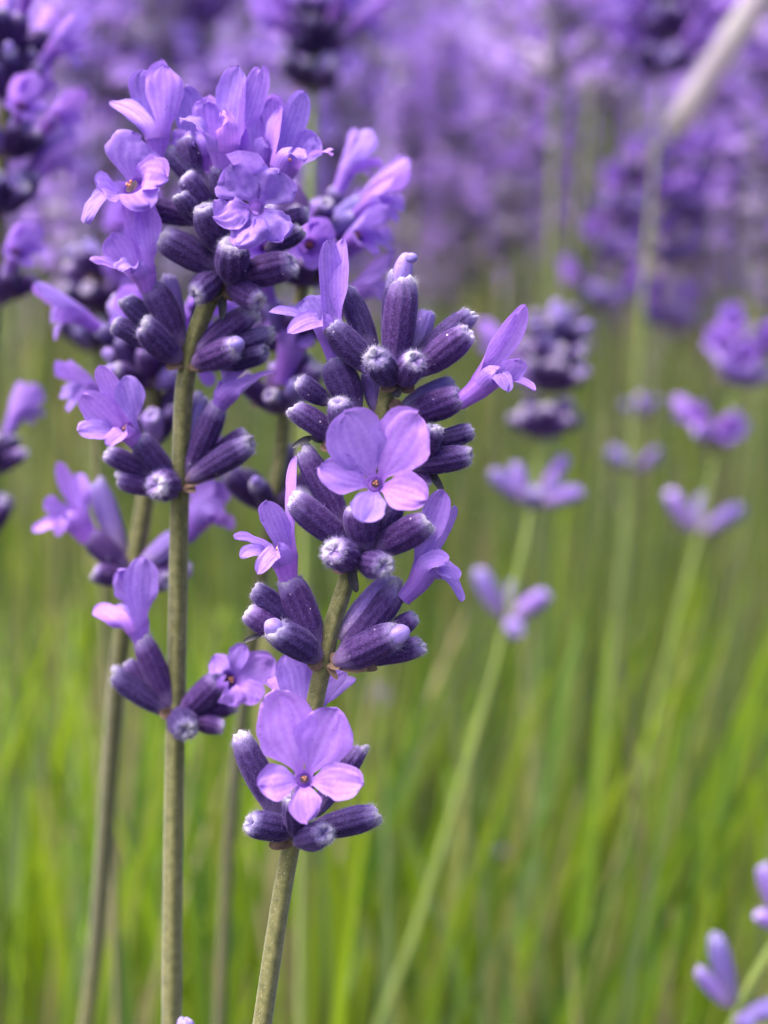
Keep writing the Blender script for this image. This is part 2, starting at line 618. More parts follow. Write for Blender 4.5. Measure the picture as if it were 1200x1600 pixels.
def corolla_pieces(base, throat, r0, r1, petals, seed=0, stamen=True, lo=False, bow=None):
    """tube from base to throat and its lobes; petals = (end, width, normal, cup, ruffle)"""
    mid = (base + throat) / 2 + (bow if bow else Vector((0, 0, 0)))
    path = catmull([base, mid, throat], 6 if not lo else 2)
    Tt = (path[-1] - path[-2]).normalized()
    seg = 16 if not lo else 7
    Lt = min(r1 * 1.9, (throat - base).length * 0.55)
    keep = [p for p in path if (p - throat).dot(Tt) < -Lt * 0.55] or path[:2]
    if len(keep) < 2:
        keep = path[:2]
    tot = len(path) - 1
    V, Fc = tube_data(keep, lambda t: 0.975 * (r0 + (r1 - r0) * min(1.0, (t * (len(keep) - 1) / tot) / max(0.2, 1 - Lt / (throat - base).length)) ** 1.4), seg, 0, False)
    uv = [(k / seg * 2, 0.8 - 0.3 * i / len(keep)) for i in range(len(keep)) for k in range(seg)]
    out = [('corolla', mesh('corolla', V, Fc, M['tube'], uvs=uv))]
    e1 = Tt.orthogonal().normalized()
    e2 = Tt.cross(e1)
    ang = []
    for i, pt in enumerate(petals):
        d = pt[0] - throat
        rad = d - Tt * d.dot(Tt)
        if rad.length < 0.3 * d.length:
            rad = rad + (-pt[2] + Tt * pt[2].dot(Tt)) * d.length * 0.4
        ang.append((math.atan2(rad.dot(e2), rad.dot(e1)), i))
    ang.sort()
    n = len(ang)
    step = 2 * math.pi / n
    sx = sum(math.cos(a - k * step) for k, (a, _) in enumerate(ang))
    sy = sum(math.sin(a - k * step) for k, (a, _) in enumerate(ang))
    a0 = math.atan2(sy, sx)
    rg = random.Random(int(seed * 977) + n)
    for k, (_, i) in enumerate(ang):
        pt = petals[i]
        th = a0 + k * step
        rad = e1 * math.cos(th) + e2 * math.sin(th)
        cup = pt[3] if len(pt) > 3 else 0.25
        ruf = pt[4] if len(pt) > 4 else 0.06
        out.append(('petal', lobe_mesh(throat, Tt, rad, r1, Lt, math.pi / n + 0.13, pt[0], pt[1], pt[2].normalized(), cup, ruf,
                                       seed + i * 1.31, 16 if not lo else 7, 6 if not lo else 2, rg.uniform(0.0, 0.16))))
    if stamen:
        Vv, Ff = [], []
        e1 = Tt.orthogonal().normalized()
        e2 = Tt.cross(e1)
        for k in range(3):
            a = 2.1 * k + seed
            c = throat - Tt * (r1 * 0.75) + (e1 * math.cos(a) + e2 * math.sin(a)) * (r1 * 0.22)
            rr = r1 * 0.17
            bb = len(Vv)
            for (x, y, z) in ((1, 0, 0), (-1, 0, 0), (0, 1, 0), (0, -1, 0), (0, 0, 1), (0, 0, -1)):
                Vv.append(c + e1 * (x * rr * 1.2) + e2 * (y * rr * .8) + Tt * (z * rr * 0.9))
            for f in ((0, 2, 4), (2, 1, 4), (1, 3, 4), (3, 0, 4), (2, 0, 5), (1, 2, 5), (3, 1, 5), (0, 3, 5)):
                Ff.append(tuple(bb + q for q in f))
        out.append(('stamen', mesh('stamen', Vv, Ff, M['anther'])))
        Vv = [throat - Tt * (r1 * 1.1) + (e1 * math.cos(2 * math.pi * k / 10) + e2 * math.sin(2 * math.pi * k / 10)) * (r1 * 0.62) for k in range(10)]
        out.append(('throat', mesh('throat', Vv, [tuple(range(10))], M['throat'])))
    return out


def add_corolla(root, pieces, m=None):
    c = None
    for nm, me in pieces:
        if c is None:
            c = obj(nm, me, root, m)
        else:
            obj(nm, me, c)
    return c


def generic_corolla(seed, lo=False):
    """corolla in its own space, millimetre sizes, tube along +Z, mouth towards +X"""
    rg = random.Random(seed)
    mm = 0.001
    th = Vector((0.8 + rg.uniform(-.2, .3), 0, 5.2)) * mm
    pts = []
    for sg in (-1, 1):
        pts.append((th + Vector((rg.uniform(-0.6, 0.8), sg * rg.uniform(1.4, 2.2), rg.uniform(4.0, 5.0))) * mm, rg.uniform(3.4, 4.2) * mm,
                    Vector((1, -sg * 0.45, 0.1)), 0.3, 0.08))
    for sg in (-1, 1):
        pts.append((th + Vector((rg.uniform(2.0, 2.8), sg * rg.uniform(2.4, 3.0), rg.uniform(-.3, .6))) * mm, rg.uniform(2.2, 2.7) * mm,
                    Vector((0.6, 0, 1)), 0.2, 0.08))
    pts.append((th + Vector((rg.uniform(3.2, 3.9), rg.uniform(-.3, .3), rg.uniform(-1.6, -.6))) * mm, rg.uniform(2.4, 2.8) * mm, Vector((0.6, 0, 1)), 0.15, 0.1))
    return corolla_pieces(Vector((0, 0, 0)), th, 0.75 * mm, 1.15 * mm, pts, seed, not lo, lo)


GEN = [generic_corolla(s) for s in range(5)]


def add_generic_corolla(root, base, dirv, face, rg, scale=1.0):
    z = dirv.normalized()
    x = (face - z * face.dot(z))
    if x.length < 1e-4:
        x = z.orthogonal()
    x.normalize()
    y = z.cross(x)
    m = Matrix(((x.x, y.x, z.x, base.x), (x.y, y.y, z.y, base.y), (x.z, y.z, z.z, base.z), (0, 0, 0, 1)))
    return add_corolla(root, rg.choice(GEN), m @ Matrix.Diagonal((scale, scale, scale, 1)))


def bract_mesh(base, tip, w, nrm, dark=False, seed=0):
    t = (tip - base).normalized()
    return petal_mesh(base, (t + nrm * 0.3).normalized(), tip, w * 0.25, w, nrm.cross(t), nrm, 0.5, 0.12, seed, 7, 2, 0.35,
                      M['bract_dark'] if dark else M['bract'], name='bract')


# ------------------------------------------------------------------ stalks traced from the photograph
class Stalk:
    def __init__(self, name, path, depth, label, stem_px, fuzz=True, far=False, group=None, lean=(0.0, 0.05), seed=1):
        """path: pixels from the bottom of the picture up; the stem goes on below it to the ground"""
        self.depth, self.far, self.fuzz = depth, far, fuzz
        self.rg = random.Random(seed)
        self.ruf, self.wid = 1.0, 1.0
        pts = [P(x, y, depth(y)) for x, y in path]
        d = (pts[0] - pts[1]).normalized()
        below = pts[0].z
        ground = Vector((pts[0].x + d.x * below * 0.45 + lean[0], pts[0].y + lean[1], -0.01))
        c1, c2 = pts[0] + d * below * 0.4, ground + Vector((0, 0, below * 0.35))
        down = [ground * t ** 3 + c2 * (3 * t * t * (1 - t)) + c1 * (3 * t * (1 - t) ** 2) + pts[0] * (1 - t) ** 3
                for t in (1.0, 0.7, 0.45, 0.27, 0.15, 0.075, 0.03)]
        self.base = Vector((ground.x, ground.y, 0))
        self.root = thing(name, self.base, label, 'lavender', group)
        self.world = pts
        full = catmull([q - self.base for q in down + pts], 10)
        s = depth(path[0][1]) / FPX
        r = stem_px * s / 2
        V, Fc = tube_data(full, lambda t: r * (1.12 - 0.27 * t) if t < 0.93 else r * (1.12 - 0.27 * t) * max(0.35, (1 - t) / 0.07), 16, 0.13)
        self.stem = obj('stem', mesh('stem', V, Fc, M['stem_far' if far else 'stem']), self.root)
        if fuzz:
            self.stem_fuzz(full, r)

    def stem_fuzz(self, full, r):
        rg = self.rg
        V, Fc = [], []
        pts = [p for p in full if (p + self.base).z > 0.40]
        n = int(len(pts) * 60)
        for _ in range(n):
            i = rg.randrange(len(pts) - 1)
            p = pts[i].lerp(pts[i + 1], rg.random())
            t = (pts[i + 1] - pts[i]).normalized()
            e1 = t.orthogonal().normalized()
            e2 = t.cross(e1)
            a = rg.uniform(0, 6.283)
            rad = e1 * math.cos(a) + e2 * math.sin(a)
            q = p + rad * r * 0.95
            L = rg.uniform(0.00012, 0.00036)
            e = q + (rad + t * rg.uniform(-1.0, 0.6) + t.cross(rad) * rg.uniform(-.6, .6)).normalized() * L
            w = t.cross(rad) * 0.000010
            b = len(V)
            V += [q - w, q + w, e]
            Fc.append((b, b + 1, b + 2))
        o = obj('fuzz', mesh('fuzz', V, Fc, M['stemfuzz']), self.stem)
        o['kind'] = 'stuff'

    def at(self, x, y, dz=0.0):
        """pixel + millimetres towards the camera, in the root's space"""
        return P(x, y, self.depth(y) - dz * 0.001) - self.base

    def px(self, y=800):
        return self.depth(y) / FPX

    def vec(self, n):
        return (R_ * n[0] + U_ * n[1] - F_ * n[2])

    def calyx(self, bx, by, tx, ty, w, dz=0.0, bz=0.0, pale=False, bud=False):
        return add_calyx(self.root, self.at(bx, by, bz), self.at(tx, ty, dz), w * self.px(by) * 0.97, self.rg, pale, bud, self.fuzz, self.far)

    def flower(self, base, throat, bz, tz, petals, rb=12, rt=20, stamen=True, bow=(0, 0)):
        s = self.px(throat[1])
        pl = []
        for q in petals:
            n = self.vec(q[4]) if len(q) > 4 else self.vec((0.0, 0.25, 1.0))
            pl.append((self.at(q[0], q[1], q[2]), q[3] * s * self.wid, n, q[5] if len(q) > 5 else 0.22, (q[6] if len(q) > 6 else 0.08) * self.ruf))
        b = self.at(base[0], base[1], bz)
        t = self.at(throat[0], throat[1], tz)
        bw = R_ * (bow[0] * s) - U_ * (bow[1] * s)
        return add_corolla(self.root, corolla_pieces(b, t, rb * s, rt * s, pl, self.rg.uniform(0, 50), stamen, False, bw))

    def bract(self, bx, by, tx, ty, w, dz=0.0, bz=0.0, dark=False):
        me = bract_mesh(self.at(bx, by, bz), self.at(tx, ty, dz), w * self.px(by), self.vec((self.rg.uniform(-.5, .5), 0.3, 1)), dark, self.rg.uniform(0, 9))
        return obj('bract', me, self.root)

    def whorl(self, x, y, n, nf, size=1.0, pale=False, up=(25, 65), rot=None, buds=0.2, spread=(0, 360)):
        """a random ring of calyces round the stem at a pixel, nf of them in flower"""
        rg = self.rg
        c = self.at(x, y)
        axis = Vector((0, 0, 1))
        s = self.px(y)
        rot = rg.uniform(0, 360) if rot is None else rot
        fl = set(rg.sample(range(n), min(nf, n)))
        for k in range(n):
            a = math.radians(rot + spread[0] + (spread[1] - spread[0]) * (k + rg.uniform(-0.25, 0.25)) / n)
            e = math.radians(rg.uniform(*up))
            dirv = Vector((math.cos(a) * math.cos(e), math.sin(a) * math.cos(e), math.sin(e)))
            b = c + Vector((math.cos(a), math.sin(a), rg.uniform(-0.6, 0.6))) * 0.0008 * size
            L = rg.uniform(5.6, 7.4) * 0.001 * size
            w = rg.uniform(2.4, 3.0) * 0.001 * size
            tip = b + dirv * L
            add_calyx(self.root, b, tip, w, rg, pale or rg.random() < 0.2, rg.random() < buds and not self.far, self.fuzz, self.far)
            if k in fl:
                out = Vector((math.cos(a), math.sin(a), 0.0))
                dv = (dirv + Vector((0, 0, 0.35))).normalized()
                add_generic_corolla(self.root, tip - dirv * L * 0.12, dv, out, rg, size * rg.uniform(0.85, 1.05))
        for k in range(2):
            a = rg.uniform(0, 6.28)
            o = Vector((math.cos(a), math.sin(a), 0))
            obj('bract', bract_mesh(c + o * 0.0008, c + o * 0.004 * size + Vector((0, 0, rg.uniform(-.0015, .001))), 0.0022 * size, Vector((0, 0, 1)), False, k), self.root)


# ================================================================== ground
g = mesh('ground', [(-300, -300, 0), (300, -300, 0), (300, 300, 0), (-300, 300, 0)], [(0, 1, 2, 3)], M['soil'])
go = obj('ground', g)
go['kind'] = 'structure'

# ================================================================== stalk A: the sharp one
A = Stalk('lavender_stalk', [(404, 1640), (432, 1450), (450, 1345), (470, 1245), (490, 1110), (505, 1040), (520, 975), (545, 895), (574, 770), (598, 650), (612, 575), (618, 520)],
          lambda y: 0.120, 'sharp fuzzy lavender spike with two open face-on flowers and a bare olive stem', 27, seed=5)
# whorl 1 (top)
A.calyx(616, 585, 630, 436, 56, 1.5, 0)
A.calyx(612, 570, 622, 428, 46, -2.0, -1.5)
A.calyx(586, 560, 544, 450, 42, -1.5, 0)
A.calyx(592, 585, 513, 508, 47, 2.0, 1.0)
A.calyx(640, 575, 736, 486, 42, -1.2, 0)
A.calyx(645, 585, 734, 518, 50, 1.5, 0.5)
A.calyx(612, 598, 586, 556, 50, 5.0, 0.5)
A.calyx(628, 598, 650, 558, 46, 5.0, 0.5)
A.calyx(640, 560, 666, 486, 40, -3.0, -1.0, pale=True)
A.bract(612, 598, 600, 612, 26, 1.5, 0.8)
A.bract(628, 600, 645, 612, 24, 1.5, 0.8)
A.bract(618, 600, 622, 622, 18, 1.5, 1.0, dark=True)
# tip of a corolla that is still furled
b0, b1 = A.at(622, 458, -1.5), A.at(636, 394, -1.0)
obj('bud', BUD, A.root, axis_matrix((b0 + b1) / 2, b1, 33 * A.px() / 0.54, 0.4) @ Matrix.Diagonal((1, 0.85, 1 / 0.17, 1)))
b0, b1 = A.at(634, 404, 0.0), A.at(652, 402, 0.6)
obj('bud', BUD, A.root, axis_matrix((b0 + b1) / 2, b1, 16 * A.px() / 0.54, 0.4) @ Matrix.Diagonal((1, 1, 1 / 0.17, 1)))
# whorl 2, left
A.calyx(556, 648, 521, 560, 56, 0.3, 0)
A.calyx(515, 630, 465, 598, 36, 1.0, 0)
A.calyx(532, 690, 459, 634, 42, 1.5, 0.5)
A.calyx(545, 690, 526, 626, 44, 3.5, 1.0, bud=False)
A.calyx(590, 650, 574, 580, 30, -1.5, -1, pale=True)
A.bract(545, 692, 515, 694, 26, 1.0, 0.5)
A.bract(488, 683, 456, 700, 12, 1.0, 0.5, dark=True)
A.bract(505, 690, 484, 682, 12, 1.2, 0.8, dark=True)
# whorl 2, right
A.calyx(632, 652, 722, 618, 52, 1.0, 0)
A.calyx(622, 642, 708, 596, 36, -1.2, -.5, pale=True)
A.calyx(672, 690, 740, 676, 35, 0.6, 0)
A.calyx(638, 728, 737, 710, 42, 1.8, 0.6)
A.calyx(655, 722, 680, 664, 40, 3.0, 0.8)
A.calyx(642, 728, 672, 760, 28, 0.5, 0)
A.bract(668, 735, 692, 768, 15, 0.6, 0.2, dark=True)
A.bract(625, 640, 607, 632, 26, 1.0, 0.5)
# whorl 3
A.calyx(545, 835, 474, 702, 46, 0.0, 0)
A.calyx(552, 858, 455, 778, 51, 2.2, 0.5)
A.calyx(572, 862, 558, 786, 54, 2.5, 1)
A.calyx(590, 850, 618, 782, 40, -0.5, 0)
A.calyx(585, 862, 670, 814, 52, 2.4, 0.6)
A.calyx(552, 878, 520, 856, 54, 4.6, 0.6)
A.calyx(564, 878, 600, 884, 45, 4.4, 0.6)
A.bract(548, 885, 558, 926, 16, 1.2, 0.9, dark=True)
A.bract(545, 888, 520, 892, 20, 0.8, 0.4)
# whorl 4, left
A.calyx(498, 1015, 447, 902, 54, 0.6, 0)
A.calyx(470, 985, 397, 918, 39, 0.6, 0)
A.calyx(462, 1005, 386, 954, 43, 1.0, 0.2)
A.calyx(500, 1030, 430, 980, 54, 3.4, 0.7, bud=True)
A.bract(408, 992, 380, 1003, 9, 0.8, 0.5, dark=True)
A.bract(500, 1030, 470, 1030, 22, 1.4, 0.6)
# whorl 4, right
A.calyx(528, 1032, 628, 918, 48, 0.2, 0)
A.calyx(530, 1000, 612, 902, 42, -1.2, -.4, pale=True)
A.calyx(522, 1036, 624, 990, 56, 2.6, 0.7, bud=True)
A.calyx(560, 1032, 660, 1004, 42, 0.4, 0)
A.calyx(590, 1005, 650, 962, 34, -0.3, 0)
A.bract(525, 1038, 575, 1046, 20, 1.6, 0.8)
A.bract(560, 1040, 590, 1046, 16, 1.0, 0.6)
A.bract(512, 1040, 528, 1062, 10, 1.2, 0.9)
# whorl 5
A.calyx(436, 1280, 374, 1148, 46, 0.2, 0)
A.calyx(490, 1275, 562, 1164, 40, -1.0, 0)
A.calyx(460, 1300, 388, 1284, 48, 2.6, 0.6)
A.calyx(462, 1312, 510, 1302, 44, 4.6, 0.6)
A.calyx(480, 1300, 592, 1272, 46, 1.0, 0.3)
A.calyx(460, 1306, 460, 1245, 40, 3.8, 0.8)
A.calyx(470, 1295, 478, 1150, 36, -2.5, -1.2)
A.bract(455, 1312, 420, 1322, 22, 1.4, 0.6)
A.bract(470, 1318, 500, 1326, 18, 1.6, 0.8)
# corollas
A.flower((524, 568), (508, 488), 0.3, 1.2, [(536, 372, 0.6, 40, (-.7, .1, .8), .35), (512, 376, 1.6, 40, (.45, .1, 1), .3),
                                             (420, 487, 3.5, 34, (0, .9, .55), .2, .1), (450, 520, 4.5, 36, (0, .55, .85), .2, .1), (475, 470, -0.5, 50, (-.3, .5, .8), .25, .1)], 12, 20)
A.flower((716, 630), (776, 572), 0.8, 1.4, [(822, 476, 0.6, 42, (.5, .0, .9), .3), (806, 490, 2.2, 38, (.75, -.3, .7), .3),
                                            (812, 562, 3.2, 40, (.5, .4, .8), .3, .1), (836, 612, 2.0, 28, (.5, .7, .6), .3, .1), (793, 612, 4.0, 34, (.2, .7, .8), .2, .1)], 13, 20, bow=(3, 4))
A.flower((584, 778), (587, 752), 2.0, 7.6, [(538, 646, 8.2, 90, (.05, .15, 1), .16, .08), (654, 642, 8.4, 88, (-.05, .15, 1), .14, .08),
                                            (496, 730, 8.6, 58, (0, .3, 1), .22, .08), (668, 780, 8.8, 60, (0, .3, 1), .22, .08), (568, 816, 8.6, 56, (0, .35, 1), .15, .06)], 10, 11)
A.flower((452, 914), (430, 840), 0.8, 1.8, [(462, 712, 0.2, 34, (-.85, .1, .6), .35), (416, 782, 3.0, 44, (-.2, .2, 1), .25),
                                            (366, 842, 2.6, 34, (0, .9, .55), .2, .12), (376, 872, 3.6, 28, (-.3, .6, .7), .3, .1), (402, 896, 4.4, 30, (-.1, .5, .9), .2, .1)], 14, 22, bow=(3, -2))
A.flower((630, 936), (672, 872), 0.6, 1.2, [(692, 766, 1.0, 46, (.25, 0, 1), .3), (712, 790, 0.0, 34, (.8, 0, .5), .3),
                                            (716, 905, 2.4, 34, (.3, .7, .7), .25, .1), (722, 940, 1.0, 26, (.7, .2, .7), .3, .1), (700, 880, 3.0, 34, (.3, .6, .8), .25, .1)], 13, 19, bow=(4, 4))
A.flower((478, 1150), (482, 1086), -2.8, -3.0, [(446, 1022, -3.2, 58, (.1, .2, 1), .15), (486, 1018, -3.8, 56, (0, .2, 1), .15),
                                                (416, 1062, -4.6, 34, (0, .9, .6), .2, .1), (556, 1060, -4.4, 34, (0, .9, .6), .2, .1), (540, 1050, -3, 34, (0, .7, .7), .2, .1)], 12, 20, False)
A.flower((466, 1248), (477, 1212), 3.2, 7.4, [(430, 1080, 7.4, 92, (.10, .10, 1), .12, .08), (526, 1106, 7.8, 88, (-.05, .2, 1), .16, .09),
                                              (402, 1228, 8.6, 52, (-.1, .35, 1), .15, .12), (566, 1224, 8.6, 56, (.1, .3, 1), .15, .09), (480, 1286, 8.8, 48, (0, .3, 1), .15, .09)], 10, 11)

# ================================================================== stalk B: left, almost as near
B = Stalk('lavender_stalk', [(268, 1640), (270, 1400), (272, 1250), (275, 1100), (278, 950), (280, 820), (284, 700), (288, 610), (300, 540), (320, 485), (345, 430), (355, 340), (352, 280)],
          lambda y: 0.1255 + 0.0090 * sst(150, 1200, y), 'tall lavender spike crowned by many open lilac flowers, upright straight stem', 27, seed=9, lean=(0.0, 0.06))
B.ruf, B.wid = 1.5, 1.1
B.calyx(305, 275, 290, 216, 38, -1, -1)
B.calyx(330, 330, 288, 274, 39, 1.6, 0.5)
B.calyx(318, 352, 279, 303, 35, 2.6, 1)
B.calyx(350, 335, 346, 258, 44, 0.5, 0)
B.calyx(350, 398, 315, 322, 50, 3.0, 1)
B.calyx(345, 425, 252, 368, 53, 1.8, 0.4)
B.calyx(362, 442, 362, 380, 56, 4.0, 0.8)
B.calyx(368, 435, 460, 412, 53, 1.8, 0.4)
B.calyx(415, 392, 472, 358, 34, 0, -0.5)
B.calyx(420, 355, 482, 333, 32, -1, -1)
B.calyx(345, 430, 302, 458, 46, 3.0, 0.4)
B.calyx(356, 442, 408, 472, 44, 3.0, 0.4)
B.calyx(372, 320, 408, 255, 40, 0, 0)
B.calyx(385, 320, 440, 272, 36, 0, 0)
B.calyx(330, 300, 262, 236, 38, -1.5, -0.6)
B.calyx(320, 345, 210, 318, 40, -1.5, -1)
B.bract(345, 450, 346, 500, 16, 1.2, 0.6, dark=True)
B.bract(352, 448, 368, 470, 22, 1.2, 0.6)
B.bract(345, 455, 325, 470, 22, 1.2, 0.6)
# whorl 2
B.calyx(284, 545, 234, 440, 50, 0.8, 0)
B.calyx(255, 525, 194, 465, 37, 0.6, 0)
B.calyx(240, 540, 178, 504, 36, 0.8, 0.2)
B.calyx(282, 565, 218, 508, 48, 3.0, 0.5)
B.calyx(284, 530, 262, 430, 32, -1.2, -.6, pale=True)
B.calyx(302, 555, 396, 486, 44, 0, 0)
B.calyx(308, 565, 426, 520, 38, 0.3, 0)
B.calyx(302, 568, 372, 546, 48, 3.0, 0.5, bud=True)
B.calyx(345, 572, 418, 550, 36, 1.0, 0)
B.calyx(300, 530, 330, 452, 36, -2.0, -1)
B.bract(286, 566, 262, 572, 22, 1.2, 0.5)
B.bract(298, 568, 320, 578, 22, 1.2, 0.5)
# whorl 3
B.calyx(274, 758, 211, 684, 44, 0.8, 0)
B.calyx(245, 745, 167, 706, 36, 0.8, 0)
B.calyx(262, 764, 182, 750, 37, 1.0, 0.3)
B.calyx(272, 758, 244, 758, 50, 5.2, 0.6, bud=False)
B.calyx(292, 748, 342, 630, 42, 0.2, 0)
B.calyx(292, 752, 394, 690, 44, 1.8, 0.5)
B.calyx(290, 730, 315, 616, 34, -1.4, -.6, pale=True)
B.calyx(320, 720, 386, 676, 30, -.6, -.3)
B.bract(288, 752, 318, 750, 24, 1.0, 0.4)
B.bract(272, 762, 250, 776, 18, 0.8, 0.3)
# whorl 4 (lowest)
B.calyx(270, 1108, 219, 994, 41, 0.8, 0)
B.calyx(270, 1116, 174, 1054, 39, 0.8, 0)
B.calyx(255, 1090, 197, 1034, 28, -1, 0)
B.calyx(278, 1114, 292, 1142, 46, 5.0, 0.8)
B.calyx(285, 1122, 350, 1136, 32, 1.4, 0.3)
B.calyx(282, 1120, 345, 1060, 46, 1.0, 0.3)
B.calyx(300, 1112, 368, 1100, 36, -1.2, -.6)
B.bract(276, 1118, 262, 1130, 18, 1.0, 0.3)
# corollas of B
B.flower((250, 245), (243, 188), -1.2, -1.0, [(222, 110, -1.0, 56, (-.15, 0, 1), -.1), (256, 98, -0.6, 54, (.15, 0, 1), -.1),
                                              (172, 160, -2.4, 28, (-.1, .6, .8), .3), (200, 178, -3.6, 30, (0, .9, .4), .2), (252, 92, -1.6, 26, (0, .4, 1), .3)], 12, 20, False)
B.flower((350, 270), (348, 196), 0.6, 1.6, [(372, 104, 0.8, 50, (-.4, .1, 1), .3), (408, 104, 0.0, 42, (.7, .1, .7), .3),
                                            (280, 188, 3.2, 32, (-.1, .8, .6), .3, .12), (322, 158, 2.0, 46, (-.1, .3, 1), .2, .12), (346, 178, 4.0, 36, (0, .8, .6), .2, .12)], 14, 24)
B.flower((404, 280), (402, 230), -1.0, -1.0, [(386, 150, -1.2, 52, (-.4, 0, 1), .2), (424, 150, -1.4, 46, (.3, 0, 1), .2), (380, 200, 0.2, 34, (-.3, .7, .7), .2), (420, 230, 0.4, 30, (.3, .7, .6), .2)], 14, 24, False)
B.flower((318, 270), (312, 222), -2.5, -2.5, [(290, 134, -2.6, 54, (-.3, 0, 1), .2), (326, 150, -3, 46, (.3, 0, 1), .2), (270, 210, -2, 36, (-.3, .7, .7), .2), (296, 228, -0.8, 36, (.1, .7, .7), .2)], 13, 24, False)
B.flower((438, 296), (454, 232), 0.4, 1.0, [(474, 142, 0.6, 42, (.3, 0, 1), .3), (436, 170, -0.6, 34, (-.7, 0, .7), .3),
                                            (522, 238, 2.0, 28, (.1, .9, .4), .2, .12), (496, 212, 0.4, 44, (.3, .4, .9), .25, .1), (480, 250, 3.4, 30, (.1, .8, .6), .2, .1)], 13, 22, bow=(-3, 0))
B.flower((235, 320), (192, 278), -1.0, 2.0, [(222, 214, 1.2, 86, (.1, .1, 1), -.2, .05), (262, 278, 2.2, 60, (.3, .2, .9), .2, .06),
                                             (152, 296, 3.2, 54, (-.2, .4, .9), .2), (134, 350, 2.4, 34, (-.3, .6, .7), .35, .1), (236, 326, 3.6, 60, (.1, .5, .9), .2, .06)], 13, 19)
B.flower((232, 455), (210, 404), 0.9, 1.6, [(206, 304, 1.0, 38, (-.5, .1, .9), .35), (228, 312, 0.4, 40, (.3, 0, 1), .3),
                                            (140, 404, 3.4, 30, (0, .85, .6), .25, .12), (172, 366, 1.0, 42, (-.2, .4, .9), .25, .1), (186, 424, 4.2, 32, (-.1, .7, .7), .2, .1)], 14, 21, bow=(3, -2))
B.flower((396, 340), (402, 322), 1.6, 7.4, [(362, 254, 7.4, 76, (-.15, .1, 1), -.2, .2), (438, 264, 7.4, 74, (.15, .2, 1), -.25, .2),
                                            (332, 342, 8.2, 54, (-.3, .3, 1), .2, .22), (378, 394, 8.6, 62, (0, .5, .9), .2, .24), (444, 376, 8.2, 62, (.2, .4, .9), .2, .2)], 11, 10, False)
B.flower((215, 694), (190, 658), 0.8, 2.4, [(156, 570, 2.0, 34, (-.3, 0, 1), .3), (196, 586, 1.6, 40, (.3, .1, 1), .3),
                                            (128, 616, 3.2, 44, (-.3, .2, 1), .25), (122, 674, 3.6, 40, (-.2, .5, .9), .25), (166, 696, 4.2, 28, (-.1, .6, .8), .2)], 13, 17)
B.flower((340, 640), (362, 598), 0.2, 0.6, [(392, 560, -0.6, 34, (.2, .5, .8), .2), (430, 580, 1.2, 22, (.1, .9, .5), .2, .1), (400, 590, -1, 30, (0, .8, .5), .2)], 12, 18, False)
B.flower((222, 1006), (202, 952), 0.8, 1.0, [(186, 890, 0.6, 52, (-.25, 0, 1), .2), (226, 872, 0.8, 50, (.35, 0, 1), .25),
                                             (148, 954, -0.4, 30, (-.1, .7, .7), .3), (172, 964, -1.2, 32, (-.1, .8, .6), .3)], 12, 20, False, bow=(2, 0))
B.flower((340, 1072), (368, 1058), 0.8, 2.8, [(380, 1006, 2.4, 28, (-.2, 0, 1), .25), (428, 1030, 1.6, 50, (.3, .1, 1), .2),
                                              (408, 1096, 3.2, 36, (.2, .3, 1), .2), (364, 1104, 3.4, 36, (0, .4, 1), .2), (332, 1030, 0.6, 34, (-.2, .2, 1), .2)], 11, 14)

for st, rings in ((A, ((618, 600), (596, 655), (640, 735), (532, 695), (556, 880), (513, 1032), (460, 1310))), (B, ((352, 446), (290, 566), (280, 756), (274, 1116)))):
    for (x, y) in rings:
        for k in range(4):
            dx = st.rg.uniform(14, 34) * (1 if k % 2 else -1)
            st.bract(x + dx * 0.2, y + 2, x + dx, y + st.rg.uniform(-6, 16), st.rg.uniform(14, 22), st.rg.uniform(0.2, 1.8), st.rg.uniform(0.3, 0.9))

# ================================================================== stalks just behind, softly blurred
C = Stalk('lavender_stalk', [(128, 1640), (150, 1480), (172, 1200), (190, 1000), (222, 810), (236, 700), (240, 600), (236, 520)],
          lambda y: 0.152 + 0.035 * sst(880, 1600, y), 'soft lavender spike close behind the upright stem, starry flower on its lower left', 22, fuzz=False, seed=21)
C.calyx(200, 892, 138, 834, 43, 1, 0)
C.calyx(196, 905, 145, 892, 38, 2, 0.5)
C.calyx(215, 892, 290, 832, 43, 1, 0, pale=True)
C.calyx(218, 900, 300, 890, 36, 0.5, 0)
C.calyx(212, 905, 262, 905, 38, 3, 0.5)
C.calyx(196, 880, 150, 752, 40, -2, -1, pale=True)
C.flower((140, 842), (108, 796), 0.8, 1.6, [(92, 722, 1.4, 30, (-.3, 0, 1), .3), (122, 738, 0.8, 28, (.3, 0, 1), .3), (70, 780, 2.4, 30, (-.2, .4, .9), .2),
                                            (54, 832, 2.8, 26, (-.1, .6, .8), .25), (90, 838, 3.2, 22, (0, .5, .8), .2)], 16, 21, False)
C.flower((288, 840), (322, 788), 0.8, 0.8, [(334, 750, 0.8, 42, (-.1, .1, 1), .2), (352, 752, 0.2, 40, (.3, .1, 1), .2), (364, 828, 1.4, 26, (.4, .4, .8), .3), (350, 796, 2, 30, (.2, .5, .8), .2)], 16, 22, False)
C.whorl(236, 690, 9, 1)
C.whorl(238, 600, 10, 3)
C.whorl(238, 545, 9, 3)

